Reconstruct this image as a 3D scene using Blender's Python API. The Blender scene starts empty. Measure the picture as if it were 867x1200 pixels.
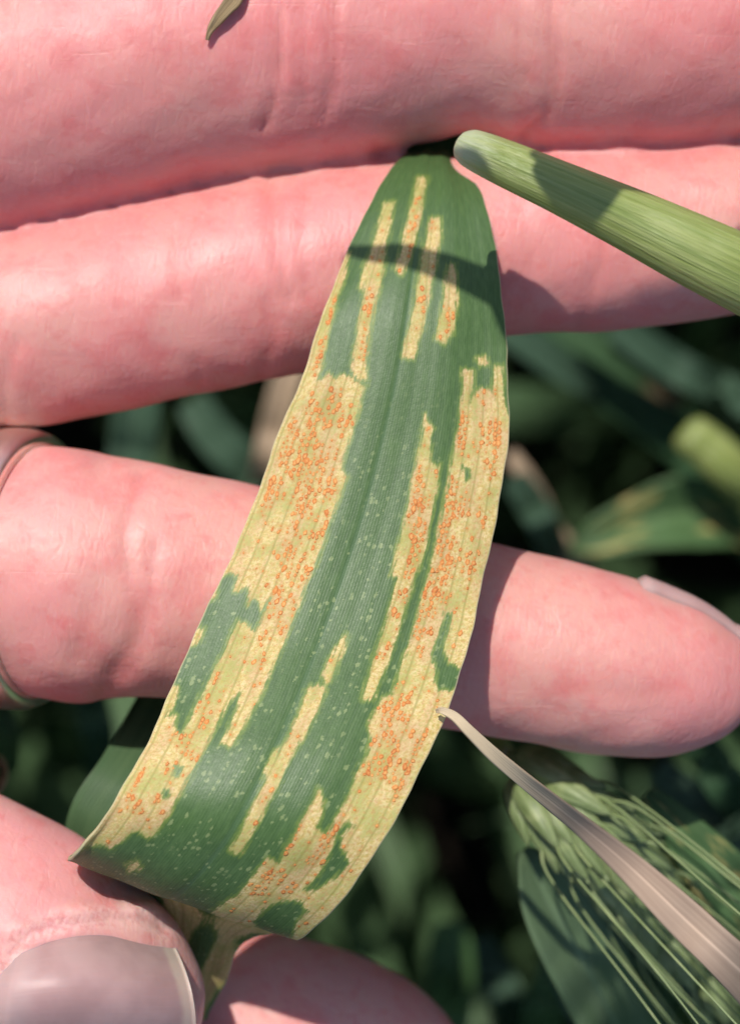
import bpy, bmesh, math, random
import numpy as np
from mathutils import Vector, Matrix
from mathutils.bvhtree import BVHTree

# ------------------------------------------------------------------ camera, sky, sun
W, H = 867.0, 1200.0
D = 200.0            # mm from lens to the plane of the fingers
K = 1.0 / 14.0       # mm per photo pixel in that plane
BASE = 0.65          # metres: height of the hand above the soil
scene = bpy.context.scene
col = scene.collection

cam = bpy.data.cameras.new('camera')
camo = bpy.data.objects.new('camera', cam)
col.objects.link(camo)
camo.location = (0, 0, BASE + D / 1000)
cam.sensor_fit = 'VERTICAL'
cam.sensor_height = 24.0
cam.lens = 12.0 / ((H / 2 * K) / D)
cam.clip_start = 0.01
cam.clip_end = 60
cam.dof.use_dof = True
cam.dof.focus_distance = (D - 19) / 1000
cam.dof.aperture_fstop = cam.lens / 4.0
scene.camera = camo

SUN = Vector((-0.25, 0.64, 1.0)).normalized()
world = bpy.data.worlds.new('World')
scene.world = world
world.use_nodes = True
wn = world.node_tree
sky = wn.nodes.new('ShaderNodeTexSky')
sky.sky_type = 'NISHITA'
sky.sun_disc = False
sky.sun_elevation = math.asin(SUN.z)
sky.sun_rotation = math.atan2(SUN.x, SUN.y)
wn.links.new(sky.outputs[0], wn.nodes['Background'].inputs[0])
wn.nodes['Background'].inputs[1].default_value = 0.12
sl = bpy.data.lights.new('sun', 'SUN')
sl.energy = 4.0
sl.angle = math.radians(0.53)
sl.color = (1.0, 0.95, 0.88)
so = bpy.data.objects.new('sun', sl)
col.objects.link(so)
so.rotation_euler = SUN.to_track_quat('Z', 'Y').to_euler()
so.location = (0, 0, 3)
scene.view_settings.view_transform = 'Standard'
scene.view_settings.look = 'None'
scene.view_settings.gamma = 1.0
scene.view_settings.exposure = 0.22
scene.view_settings.use_curve_mapping = False

rng = np.random.default_rng(7)
R = random.Random(11)


def T(px, py, z):
    """photo pixel + height in mm above the finger plane -> position in mm"""
    s = (D - z) / D * K
    return np.array([(px - W / 2) * s, (H / 2 - py) * s, z], float)


def wpt(p):
    """mm -> world metres"""
    p = np.asarray(p, float)
    q = p * 0.001
    q[..., 2] += BASE
    return q


def topx(P):
    """mm positions -> photo pixels"""
    s = (D - P[..., 2]) / D * K
    return np.stack([P[..., 0] / s + W / 2, H / 2 - P[..., 1] / s], -1)


def catmull(pts, ts):
    pts = np.asarray(pts, float)
    n = len(pts)
    ext = np.vstack([2 * pts[0] - pts[1], pts, 2 * pts[-1] - pts[-2]])
    ts = np.clip(np.asarray(ts, float), 0, 1) * (n - 1)
    i = np.minimum(ts.astype(int), n - 2)
    f = (ts - i)[:, None]
    p0, p1, p2, p3 = ext[i], ext[i + 1], ext[i + 2], ext[i + 3]
    return 0.5 * ((2 * p1) + (-p0 + p2) * f + (2 * p0 - 5 * p1 + 4 * p2 - p3) * f**2 + (-p0 + 3 * p1 - 3 * p2 + p3) * f**3)


def sstep(a, b, x):
    t = np.clip((x - a) / (b - a), 0, 1)
    return t * t * (3 - 2 * t)


# ------------------------------------------------------------------ node helpers
class NB:
    def __init__(self, name):
        self.m = bpy.data.materials.new(name)
        self.m.use_nodes = True
        self.t = self.m.node_tree
        self.b = self.t.nodes['Principled BSDF']
        self.out = self.t.nodes['Material Output']

    def n(self, typ, ins=None, **kw):
        nd = self.t.nodes.new(typ)
        for k, v in kw.items():
            setattr(nd, k, v)
        for k, v in (ins or {}).items():
            self.set(nd, k, v)
        return nd

    def set(self, nd, k, v):
        s = nd.inputs[k]
        if isinstance(v, bpy.types.NodeSocket):
            self.t.links.new(v, s)
        elif isinstance(v, bpy.types.Node):
            self.t.links.new(v.outputs[0], s)
        else:
            if isinstance(v, (tuple, list)) and len(v) == 3 and s.type == 'RGBA':
                v = (*v, 1)
            s.default_value = v

    def math(self, op, a, b=0.0, c=0.0, clamp=False):
        nd = self.n('ShaderNodeMath', {0: a, 1: b, 2: c}, operation=op)
        nd.use_clamp = clamp
        return nd.outputs[0]

    def mix(self, f, a, b, blend='MIX'):
        nd = self.n('ShaderNodeMix', data_type='RGBA', blend_type=blend)
        self.set(nd, 0, f)
        self.set(nd, 6, a)
        self.set(nd, 7, b)
        return nd.outputs[2]

    def ramp(self, f, lo, hi):
        return self.n('ShaderNodeMapRange', {0: f, 1: lo, 2: hi, 3: 0.0, 4: 1.0}, interpolation_type='SMOOTHSTEP').outputs[0]

    def noise(self, vec, scale, detail=2.0, rough=0.5, dist=0.0):
        return self.n('ShaderNodeTexNoise', {'Vector': vec, 'Scale': scale, 'Detail': detail, 'Roughness': rough, 'Distortion': dist}).outputs[0]

    def attr(self, name):
        return self.n('ShaderNodeAttribute', attribute_name=name)

    def mapping(self, vec, scale=(1, 1, 1), loc=(0, 0, 0), rot=(0, 0, 0)):
        return self.n('ShaderNodeMapping', {'Vector': vec, 'Scale': scale, 'Location': loc, 'Rotation': rot}).outputs[0]

    def bump(self, h, dist, strength=1.0, normal=None):
        nd = self.n('ShaderNodeBump', {'Height': h, 'Distance': dist, 'Strength': strength})
        if normal is not None:
            self.set(nd, 'Normal', normal)
        return nd.outputs[0]

    def p(self, **kw):
        for k, v in kw.items():
            self.set(self.b, k.replace('_', ' '), v)


def skin_material(name, tint=(1, 1, 1)):
    b = NB(name)
    co = b.n('ShaderNodeTexCoord').outputs['Object']
    big = b.noise(co, 55, 3, 0.55)
    mid = b.noise(co, 260, 4, 0.6)
    fine = b.noise(co, 1500, 3, 0.6)
    c = b.mix(b.ramp(big, 0.32, 0.70), (0.65 * tint[0], 0.248 * tint[1], 0.236 * tint[2]), (0.635 * tint[0], 0.315 * tint[1], 0.270 * tint[2]))
    c = b.mix(b.math('MULTIPLY', b.ramp(mid, 0.46, 0.72), 0.55), c, (0.63, 0.175, 0.170))
    c = b.mix(b.math('MULTIPLY', b.ramp(fine, 0.55, 0.8), 0.16), c, (0.80, 0.52, 0.42))
    ln1 = b.noise(b.mapping(co, scale=(1.0, 0.16, 0.3), rot=(0, 0, 0.12)), 1300, 2, 0.5, 0.6)
    ln2 = b.noise(b.mapping(co, scale=(0.14, 1.0, 0.3), rot=(0, 0, -0.2)), 1100, 2, 0.5, 0.6)
    hatch = b.math('MAXIMUM', b.ramp(ln1, 0.60, 0.70), b.ramp(ln2, 0.62, 0.72))
    c = b.mix(b.math('MULTIPLY', hatch, 0.09), c, (0.76, 0.46, 0.39))
    c = b.mix(b.math('MULTIPLY', b.ramp(b.noise(co, 620, 3, 0.6), 0.52, 0.70), 0.35), c, (0.60, 0.165, 0.155))
    cr = b.attr('crease').outputs['Fac']
    c = b.mix(b.math('MULTIPLY', cr, 0.5), c, (0.58, 0.15, 0.13))
    c = b.mix(b.math('MULTIPLY', b.attr('pale').outputs['Fac'], b.math('MULTIPLY', b.ramp(fine, 0.3, 0.6), 0.6)), c, (0.78, 0.52, 0.47))
    # papillary ridges and cross-hatched skin lines
    wv = b.n('ShaderNodeTexWave', {'Vector': b.mapping(co, rot=(0, 0, 0.25)), 'Scale': 620.0, 'Distortion': 7.0, 'Detail': 2.0, 'Detail Scale': 0.4},
             wave_type='BANDS', bands_direction='X').outputs[0]
    vo = b.n('ShaderNodeTexVoronoi', {'Vector': b.mapping(co, scale=(1.0, 0.6, 1)), 'Scale': 950.0}, feature='DISTANCE_TO_EDGE').outputs[0]
    h = b.math('ADD', b.math('MULTIPLY', wv, 0.10), b.math('ADD', b.math('MULTIPLY', b.ramp(vo, 0.0, 0.2), 0.22), b.math('SUBTRACT', b.math('MULTIPLY', fine, 0.6), b.math('MULTIPLY', hatch, 0.22))))
    nb = b.bump(h, 0.00007, 0.7)
    n2 = b.bump(mid, 0.0005, 0.16, nb)
    b.p(Base_Color=c, Roughness=b.math('ADD', 0.40, b.math('MULTIPLY', mid, 0.2)), Normal=n2,
        Subsurface_Weight=0.85, Subsurface_Radius=(1.0, 0.36, 0.20), Subsurface_Scale=0.0010, Specular_IOR_Level=0.42)
    return b.m


def blade_material(name, c1, c2, tip=None, spots=None, rough=0.45, veins=26, trans=0.35):
    """long narrow leaf: attribute vec 'lc' = (u 0..1, v mm, random)"""
    b = NB(name)
    at = b.attr('lc').outputs['Vector']
    sx = b.n('ShaderNodeSeparateXYZ', {0: at})
    u, v, r = sx.outputs
    ph = b.math('SINE', b.math('MULTIPLY', u, veins * 6.283))
    st = b.noise(b.mapping(at, scale=(9, 0.06, 3)), 1.0, 3, 0.6)
    c = b.mix(b.ramp(st, 0.3, 0.7), c1, c2)
    c = b.mix(b.math('MULTIPLY', b.ramp(ph, 0.1, 1.0), 0.25), c, tuple(min(1, x * 1.7) for x in c2))
    mid = b.ramp(b.math('ABSOLUTE', b.math('SUBTRACT', u, 0.5)), 0.05, 0.015)
    c = b.mix(b.math('MULTIPLY', mid, 0.45), c, tuple(min(1, x * 2.0 + 0.02) for x in c2))
    if spots is not None:
        sp = b.noise(b.mapping(at, scale=(3.2, 0.12, 5)), 1.0, 3, 0.6)
        c = b.mix(b.ramp(sp, 0.51, 0.60), c, spots)
    if tip is not None:
        c = b.mix(b.ramp(b.math('ADD', b.attr('tipf').outputs['Fac'], b.math('MULTIPLY', st, 0.15)), 0.56, 0.80), c, tip)
    h = b.math('ADD', b.math('MULTIPLY', ph, 0.5), st)
    b.p(Base_Color=c, Roughness=rough, Normal=b.bump(h, 0.00012, 0.7), Specular_IOR_Level=0.4)
    tr = b.n('ShaderNodeBsdfTranslucent', {'Color': c})
    mx = b.n('ShaderNodeMixShader', {0: trans, 1: b.b.outputs[0], 2: tr.outputs[0]})
    b.t.links.new(mx.outputs[0], b.out.inputs[0])
    return b.m


# ------------------------------------------------------------------ mesh helpers
def new_obj(name, verts_mm, faces, mat, parent=None, attrs=None, smooth=True):
    me = bpy.data.meshes.new(name)
    me.from_pydata(wpt(verts_mm).tolist(), [], [tuple(int(i) for i in f) for f in faces])
    for k, (typ, arr) in (attrs or {}).items():
        a = me.attributes.new(k, typ, 'POINT')
        a.data.foreach_set('value' if typ == 'FLOAT' else 'vector', np.asarray(arr, np.float32).ravel())
    if smooth:
        me.polygons.foreach_set('use_smooth', [True] * len(me.polygons))
    me.materials.append(mat)
    me.update()
    o = bpy.data.objects.new(name, me)
    col.objects.link(o)
    if parent is not None:
        o.parent = parent
        o.matrix_parent_inverse = parent.matrix_world.inverted()
    return o


def empty(name, p_mm):
    o = bpy.data.objects.new(name, None)
    o.empty_display_size = 0.005
    col.objects.link(o)
    o.location = wpt(np.asarray(p_mm, float)).tolist()
    o.matrix_world = Matrix.Translation(o.location)
    return o


def tag(o, label=None, cat=None, group=None, kind=None):
    if label: o['label'] = label
    if cat: o['category'] = cat
    if group: o['group'] = group
    if kind: o['kind'] = kind
    return o


def grid_faces(nr, nc, base=0, closed=False):
    f = []
    m = nc if closed else nc - 1
    for i in range(nr - 1):
        for j in range(m):
            k = (j + 1) % nc
            f.append((base + i * nc + j, base + i * nc + k, base + (i + 1) * nc + k, base + (i + 1) * nc + j))
    return f


def tube(path, radii, nseg=24, up=(0, 0, 1), rz=1.0, n=40, cap=True):
    """swept tube, path in mm; rz = depth / width ratio (number or list)"""
    P = catmull(path, np.linspace(0, 1, n))
    rr = catmull(np.asarray(radii, float)[:, None], np.linspace(0, 1, n))[:, 0]
    rzz = np.full(n, rz) if np.isscalar(rz) else catmull(np.asarray(rz, float)[:, None], np.linspace(0, 1, n))[:, 0]
    rr = np.maximum(rr, 0.02)
    t = np.gradient(P, axis=0)
    t /= np.linalg.norm(t, axis=1)[:, None] + 1e-9
    upv = np.asarray(up, float)
    V = []
    for i in range(n):
        s = np.cross(upv, t[i])
        if np.linalg.norm(s) < 1e-3:
            s = np.cross((0.3, 1, 0.1), t[i])
        s /= np.linalg.norm(s)
        q = np.cross(t[i], s)
        for k in range(nseg):
            a = 2 * math.pi * k / nseg
            V.append(P[i] + rr[i] * (math.cos(a) * s + rzz[i] * math.sin(a) * q))
    F = grid_faces(n, nseg, 0, True)
    if cap:
        V.append(P[0]); V.append(P[-1])
        a, b = len(V) - 2, len(V) - 1
        for k in range(nseg):
            k2 = (k + 1) % nseg
            F.append((a, k2, k))
            F.append((b, (n - 1) * nseg + k, (n - 1) * nseg + k2))
    return np.array(V), F


def merge(parts):
    V, F, o = [], [], 0
    for v, f in parts:
        V.append(v)
        F += [tuple(i + o for i in q) for q in f]
        o += len(v)
    return np.vstack(V), F


# ------------------------------------------------------------------ materials
M_skin = skin_material('skin')
M_skin2 = skin_material('skin_pale', (1.0, 1.08, 1.12))

b = NB('fingernail')
co = b.n('ShaderNodeTexCoord').outputs['Object']
at = b.attr('nc').outputs['Vector']
sx = b.n('ShaderNodeSeparateXYZ', {0: at})
nn = b.noise(co, 300, 3)
ridg = b.noise(b.mapping(at, scale=(3, 40, 1)), 1.0, 2)
c = b.mix(b.ramp(nn, 0.3, 0.7), (0.36, 0.215, 0.205), (0.44, 0.275, 0.26))
lun = b.ramp(b.math('ADD', sx.outputs[0], b.math('MULTIPLY', nn, 0.06)), 0.94, 0.98)
c = b.mix(b.math('MULTIPLY', b.ramp(ridg, 0.5, 0.75), 0.08), c, (0.52, 0.36, 0.35))
c = b.mix(b.math('MULTIPLY', lun, 0.45), c, (0.62, 0.50, 0.38))
c = b.mix(b.math('MULTIPLY', b.ramp(sx.outputs[0], 0.24, 0.12), 0.45), c, (0.50, 0.36, 0.34))
b.p(Base_Color=c, Roughness=0.46, Subsurface_Weight=0.5, Subsurface_Radius=(1.0, 0.4, 0.25), Subsurface_Scale=0.001,
    Normal=b.bump(b.math('ADD', b.math('MULTIPLY', nn, 0.6), b.math('MULTIPLY', ridg, 0.4)), 0.00008, 0.5), Specular_IOR_Level=0.4)
M_nail = b.m

b = NB('ring_metal')
co = b.n('ShaderNodeTexCoord').outputs['Object']
sc = b.noise(b.mapping(co, scale=(6, 1, 1)), 700, 3)
b.p(Base_Color=(0.88, 0.86, 0.79), Metallic=1.0, Roughness=b.math('ADD', 0.22, b.math('MULTIPLY', sc, 0.2)), Normal=b.bump(sc, 0.00004, 0.4))
M_ring = b.m

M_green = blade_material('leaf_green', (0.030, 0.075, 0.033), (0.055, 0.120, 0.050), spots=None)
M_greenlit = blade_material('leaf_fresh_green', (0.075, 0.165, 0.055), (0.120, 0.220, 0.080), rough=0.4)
M_greentip = blade_material('leaf_green_tan_tip', (0.045, 0.105, 0.045), (0.075, 0.145, 0.06), tip=(0.42, 0.30, 0.17))
M_spotted = blade_material('leaf_spotted', (0.075, 0.155, 0.055), (0.12, 0.215, 0.085), spots=(0.55, 0.47, 0.17))
M_tan = blade_material('leaf_dry', (0.36, 0.25, 0.16), (0.48, 0.36, 0.24), rough=0.6, veins=14, trans=0.2)
M_drylit = blade_material('leaf_dry_brown_lit_tip', (0.29, 0.205, 0.15), (0.36, 0.265, 0.195), tip=(0.58, 0.46, 0.30), rough=0.75, veins=0, trans=0.12)  # tan tip colour paints in the sunlit stretch, browner body the shaded rest
M_dryolive = blade_material('leaf_dry_olive', (0.27, 0.18, 0.085), (0.42, 0.31, 0.17), rough=0.55, veins=10, trans=0.2)
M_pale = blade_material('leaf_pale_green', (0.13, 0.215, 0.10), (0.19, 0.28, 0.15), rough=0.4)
M_spotgreen = blade_material('leaf_dull_green', (0.075, 0.145, 0.065), (0.12, 0.20, 0.09), rough=0.4)
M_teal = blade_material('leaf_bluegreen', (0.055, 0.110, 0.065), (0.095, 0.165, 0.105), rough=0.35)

# ------------------------------------------------------------------ ground
b = NB('soil')
co = b.n('ShaderNodeTexCoord').outputs['Object']
n1 = b.noise(co, 14, 6, 0.65)
n2 = b.noise(co, 120, 4, 0.6)
c = b.mix(b.ramp(n1, 0.3, 0.7), (0.030, 0.022, 0.015), (0.075, 0.055, 0.036))
b.p(Base_Color=c, Roughness=0.95, Normal=b.bump(b.math('ADD', n1, b.math('MULTIPLY', n2, 0.3)), 0.02, 0.9))
M_soil = b.m
gv, gf = [], []
NG = 60
for i in range(NG + 1):
    for j in range(NG + 1):
        x = ((i / NG) * 2 - 1); y = ((j / NG) * 2 - 1)
        x = math.copysign(abs(x) ** 3, x) * 20000; y = math.copysign(abs(y) ** 3, y) * 20000
        near = math.exp(-(x * x + y * y) / 4e6)
        z = -650 + (R.random() - 0.5) * 22 * near
        gv.append((x, y, z))
g = new_obj('ground', np.array(gv), grid_faces(NG + 1, NG + 1), M_soil)
tag(g, kind='structure')

# ------------------------------------------------------------------ hands
def hand_mesh(tubes, voxel, creases, bumps, name, mat, label, smooth_it=6, pale=None):
    V, F = merge(tubes)
    o = new_obj(name, V, F, mat)
    md = o.modifiers.new('r', 'REMESH'); md.mode = 'VOXEL'; md.voxel_size = voxel * 0.001; md.adaptivity = 0
    ms = o.modifiers.new('s', 'SMOOTH'); ms.factor = 0.5; ms.iterations = smooth_it
    dg = bpy.context.evaluated_depsgraph_get()
    me = bpy.data.meshes.new_from_object(o.evaluated_get(dg))
    o.modifiers.clear()
    old = o.data
    o.data = me
    bpy.data.meshes.remove(old)
    me.name = name
    n = len(me.vertices)
    co = np.empty(n * 3, np.float32); me.vertices.foreach_get('co', co)
    co = co.reshape(-1, 3).astype(float); co[:, 2] -= BASE; co *= 1000
    no = np.empty(n * 3, np.float32); me.vertices.foreach_get('normal', no); no = no.reshape(-1, 3)
    px = topx(co)
    tot = np.zeros(n); crs = np.zeros(n)
    front = sstep(-0.15, 0.25, no[:, 2])
    pal = np.zeros(n)
    for poly0, depth, w, red in creases:
        poly = catmull(poly0, np.linspace(0, 1, 24))
        d = np.full(n, 1e9)
        for a, c in zip(poly[:-1], poly[1:]):
            ab = c - a
            t = np.clip(((px - a) @ ab) / (ab @ ab + 1e-9), 0, 1)
            d = np.minimum(d, np.linalg.norm(px - (a + t[:, None] * ab), axis=1))
        g_ = np.exp(-(d / w) ** 2) * front
        bulge = np.exp(-((d - 3.2 * w) / (2.2 * w)) ** 2) * front
        tot += -0.6 * depth * g_ + 0.10 * depth * bulge
        crs = np.maximum(crs, g_ * red)
        if pale is not None and poly0 is pale:
            pal = np.exp(-((d - 7) / 8) ** 2) * front
    for (cx, cy, rx, ry, hgt) in bumps:
        q = ((px[:, 0] - cx) / rx) ** 2 + ((px[:, 1] - cy) / ry) ** 2
        tot += hgt * np.exp(-q) * front
    # soft unevenness of flesh
    tot += 0.07 * np.sin(co[:, 0] * 0.83 + 1.3 * np.sin(co[:, 1] * 0.5)) * np.sin(co[:, 1] * 0.71 + co[:, 2] * 0.6)
    co = co + no * tot[:, None]
    me.vertices.foreach_set('co', wpt(co).astype(np.float32).ravel())
    a = me.attributes.new('crease', 'FLOAT', 'POINT')
    a.data.foreach_set('value', crs.astype(np.float32))
    a = me.attributes.new('pale', 'FLOAT', 'POINT')
    a.data.foreach_set('value', pal.astype(np.float32))
    me.polygons.foreach_set('use_smooth', [True] * len(me.polygons))
    if not me.materials: me.materials.append(mat)
    me.update()
    tag(o, label, 'hand')
    return o


def fing(rows, rz=0.95, n=60, nseg=32):
    path = [T(r[0], r[1], r[2]) for r in rows]
    return tube(path, [r[3] for r in rows], nseg, rz=rz, n=n)


# --- open hand: palm off to the left, fingers pointing right
index_f = [(-760, 300, -8, 11.5), (-520, 230, -4, 11.8), (-260, 165, 2, 11.6), (-60, 122, 4, 11.4), (100, 83, 4, 11.3), (230, 50, 4, 11.1), (350, 32, 4, 11.2), (480, 14, 4, 10.7),
           (560, 8, 4, 10.3), (650, 20, 4, 10.5), (740, 24, 4, 10.45), (830, 20, 4, 10.1), (920, 10, 3.5, 9.2), (1000, 0, 3, 7.4), (1045, -6, 2.5, 5.0), (1068, -9, 2.3, 1.5)]
middle_f = [(-760, 470, -7, 10.39), (-520, 445, -4, 10.2), (-260, 420, 1.2000000000000002, 9.31), (-60, 394, 2.2, 8.51), (80, 372, 2.2, 8.51), (200, 348, 2.2, 8.41), (330, 322, 2.2, 8.37), (440, 304, 2.2, 8.02), (520, 294, 2.2, 7.67), (610, 285, 2.2, 7.52), (700, 282, 2.2, 7.57), (790, 274, 2.2, 7.42), (867, 266, 2.2, 7.03), (930, 258, 1.7000000000000002, 6.24), (985, 252, 1.2000000000000002, 4.55), (1010, 249, 0.9000000000000001, 1.39)]
ring_f = [(-760, 640, -8, 10.13), (-520, 650, -6, 10.23), (-260, 660, 1, 10.52), (-60, 664, 4.5, 9.94), (10, 667, 4.5, 9.84), (70, 673, 4.5, 10.37), (105, 676, 4.5, 10.33), (150, 679, 4.5, 9.75), (230, 688, 4.5, 9.17), (340, 702, 4.5, 8.59), (450, 724, 4.5, 8.15), (560, 747, 4.5, 7.82), (650, 765, 4.5, 7.67), (730, 784, 4.5, 7.33), (790, 795, 4.3, 6.5), (832, 802, 4.0, 5.3), (862, 807, 3.7, 3.7), (880, 810, 3.5, 1.2)]
little_f = [(-760, 800, -12, 9.5), (-560, 830, -12, 9.0), (-400, 850, -8, 8.4), (-300, 858, 2, 8.0), (-290, 856, 12, 7.4), (-350, 850, 19, 6.9), (-430, 845, 20, 6.0), (-470, 842, 19, 2.0)]
palm1 = [(-480, 520, -8, 13), (-640, 540, -9, 24), (-900, 560, -11, 32), (-1250, 590, -13, 34), (-1600, 620, -14, 29), (-1850, 640, -15, 24)]
arm1 = [(-1700, 625, -14, 24), (-2000, 655, -16, 25), (-2500, 700, -20, 29), (-3200, 770, -28, 34), (-4300, 870, -40, 40), (-4500, 890, -42, 41)]
thumb1 = [(-1500, 420, -8, 14), (-1250, 200, 0, 15), (-1000, 20, 6, 13), (-780, -120, 10, 11.5), (-600, -210, 11, 11), (-480, -260, 11, 8.5), (-430, -280, 11, 3)]
tubes1 = [fing(index_f), fing(middle_f), fing(ring_f), fing(little_f), fing(palm1, rz=[0.8, 0.5, 0.42, 0.42, 0.5, 0.7], nseg=40), fing(arm1, rz=0.75), fing(thumb1)]
creases1 = [
    ([(318, -60), (322, 10), (327, 60), (318, 120), (308, 150)], 0.55, 5, 0.9), ([(352, -50), (350, 40), (354, 110), (368, 150)], 0.22, 6, 0.6),
    ([(395, -40), (388, 40), (390, 90), (378, 140)], 0.42, 5, 0.7), ([(648, -70), (646, 20), (648, 80), (640, 130), (612, 160)], 0.5, 6, 0.7), ([(600, -60), (604, 30), (612, 90)], 0.15, 5, 0.3),
    ([(12, -40), (8, 40), (20, 110), (38, 150)], 0.2, 4, 0.25), ([(120, -40), (124, 60), (118, 130)], 0.12, 4, 0.1), ([(190, -40), (194, 60), (186, 110)], 0.12, 4, 0.15),
    ([(208, 270), (212, 300), (207, 350)], 0.35, 5, 0.5), ([(315, 205), (322, 260), (328, 320), (338, 350)], 0.5, 6, 0.65), ([(312, 350), (318, 400), (305, 440)], 0.3, 6, 0.4),
    ([(362, 210), (352, 280), (360, 350)], 0.25, 6, 0.3), ([(700, 235), (704, 290), (690, 340), (680, 385)], 0.3, 6, 0.45), ([(610, 230), (618, 300), (612, 360)], 0.2, 6, 0.3),
    ([(20, 400), (6, 440), (2, 500)], 0.35, 7, 0.4), ([(230, 420), (232, 450)], 0.2, 5, 0.2),
    ([(165, 560), (148, 620), (152, 680), (160, 740), (130, 790)], 0.45, 8, 0.55), ([(180, 640), (174, 700), (160, 770), (118, 815)], 0.4, 8, 0.45), ([(105, 715), (90, 770)], 0.25, 8, 0.25),
    ([(480, 660), (470, 740), (476, 820)], 0.4, 8, 0.5), ([(505, 670), (498, 740), (505, 830)], 0.3, 8, 0.4), ([(655, 800), (740, 812), (800, 800)], 0.12, 10, 0.35),
]
bumps1 = [(58, 540, 30, 50, 0.5), (190, 590, 70, 60, 0.35), (118, 545, 22, 30, -0.35), (740, 60, 90, 70, 0.35), (500, 50, 80, 70, 0.25), (190, 70, 90, 80, 0.3), (90, 360, 90, 60, 0.25), (690, 770, 90, 60, 0.3)]
hand1 = hand_mesh(tubes1, 0.62, creases1, bumps1, 'hand', M_skin, 'open hand with three pink fingers stretched out behind the rusted leaf', 7)

# --- pinching hand: thumb in front, fingertip behind the leaf end
thumb2 = [(-900, 900, -14, 15), (-600, 935, -6, 14), (-380, 985, 0, 13.0), (-220, 1030, 5, 12.4), (-90, 1078, 8, 11.7), (20, 1124, 9.5, 11.0), (95, 1160, 9.5, 9.8), (146, 1182, 9, 8.5), (186, 1198, 8.5, 6.6), (214, 1208, 8, 4.5), (230, 1214, 7.8, 1.5)]
index2 = [(-900, 1080, -32, 13), (-560, 1110, -26, 11.5), (-260, 1170, -20, 11), (-40, 1208, -15, 10.8), (140, 1222, -10, 10.6), (290, 1232, -9, 10.6), (390, 1250, -9, 9.9), (455, 1267, -9, 8.6), (500, 1281, -9, 6.7), (530, 1291, -9, 4.2), (545, 1296, -9, 1.2)]
mid2 = [(-900, 1260, -44, 13), (-560, 1320, -42, 11), (-200, 1400, -36, 10.5), (60, 1450, -33, 10), (250, 1470, -31, 9), (330, 1480, -31, 6), (360, 1485, -31, 1.5)]
palm2 = [(-650, 1020, -10, 14), (-900, 1080, -18, 26), (-1250, 1180, -24, 34), (-1650, 1290, -28, 33), (-2000, 1390, -32, 25)]
arm2 = [(-1800, 1330, -30, 26), (-2200, 1450, -34, 26), (-2900, 1660, -44, 31), (-4000, 1990, -60, 38), (-4200, 2050, -62, 39)]
tubes2 = [fing(thumb2, rz=0.86), fing(index2), fing(mid2), fing(palm2, rz=[0.9, 0.7, 0.6, 0.55, 0.65]), fing(arm2, rz=0.8)]
nail_edge = [(-22, 1250), (-8, 1180), (6, 1130), (34, 1093), (100, 1078), (160, 1076), (192, 1088)]
creases2 = [(nail_edge, 0.45, 5, 0.25), ([(10, 1000), (60, 1040), (120, 1065)], 0.12, 4, 0.2), ([(-60, 1000), (-40, 1060), (-50, 1120)], 0.25, 5, 0.3),
            ([(136, 1046), (142, 1064), (150, 1076)], 0.2, 3, -0.0), ([(150, 1050), (158, 1066), (168, 1078)], 0.2, 3, 0.0), ([(120, 1040), (126, 1060), (130, 1074)], 0.15, 3, 0.0)]
bumps2 = [(24, 1092, 20, 16, 0.45), (90, 1070, 40, 14, 0.4), (160, 1068, 26, 12, 0.45)]
hand2 = hand_mesh(tubes2, 0.55, creases2, bumps2, 'hand', M_skin2, 'pinching hand whose large thumbnail holds down the curled end of the leaf', 6, nail_edge)


def bvh_of(o):
    dg = bpy.context.evaluated_depsgraph_get()
    return BVHTree.FromObject(o, dg)


def hit_z(bv, px, py):
    """height (mm) of the surface seen along the pixel's ray"""
    org = Vector((0, 0, BASE + D / 1000))
    p = Vector(wpt(T(px, py, 0)).tolist())
    h = bv.ray_cast(org, (p - org).normalized())
    return None if h[0] is None else (h[0].z - BASE) * 1000


# thumb nail: a thin curved plate sunk in at the root and the side fold
bv2 = bvh_of(hand2)
ns, na = 44, 36
NV, NCs = [], []
for i in range(ns):
    s = i / (ns - 1)
    for j in range(na):
        a = j / (na - 1)
        # corner-rounded outline in photo pixels
        y0 = 1079 + 24 * (1 - s) ** 3 + 6 * s
        y1 = 1322
        y = y0 + (y1 - y0) * a
        am = (y - 1205) / 122
        xl = -14 + 40 * am ** 2 if am < 0 else -14 + 12 * am ** 2
        xr = 230 - 40 * am ** 2 if am < 0 else 230 - 10 * am ** 2
        x = xl + (xr - xl) * s
        z = hit_z(bv2, min(x, 196), y)
        if z is None: z = 11
        NV.append((x, y, z)); NCs.append((s, a, 0))
NV = np.array(NV).reshape(ns, na, 3)
# smooth plate: fit a low-order surface through the sampled skin
ss = np.linspace(0, 1, ns)[:, None] * np.ones((1, na)); aa = np.ones((ns, 1)) * np.linspace(0, 1, na)[None, :]
A = np.stack([np.ones_like(ss), ss, aa, ss**2, aa**2, ss * aa], -1).reshape(-1, 6)
cf, *_ = np.linalg.lstsq(A, NV[..., 2].ravel(), rcond=None)
zf = (A @ cf).reshape(ns, na)
zz = zf + 0.95 - 1.5 * (1 - sstep(0, 0.10, ss)) - 0.5 * (1 - sstep(0, 0.05, aa))
Vn = np.array([T(x, y, z) for x, y, z in np.stack([NV[..., 0], NV[..., 1], zz], -1).reshape(-1, 3)])
th = 0.35
Vb = Vn - np.array([0, 0, th])
F = grid_faces(ns, na) + [tuple(reversed(f)) for f in grid_faces(ns, na, ns * na)]
o_ = ns * na
per = [i * na for i in range(ns)] + [(ns - 1) * na + j for j in range(1, na)] + [i * na + na - 1 for i in range(ns - 2, -1, -1)] + [j for j in range(na - 2, 0, -1)]
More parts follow.
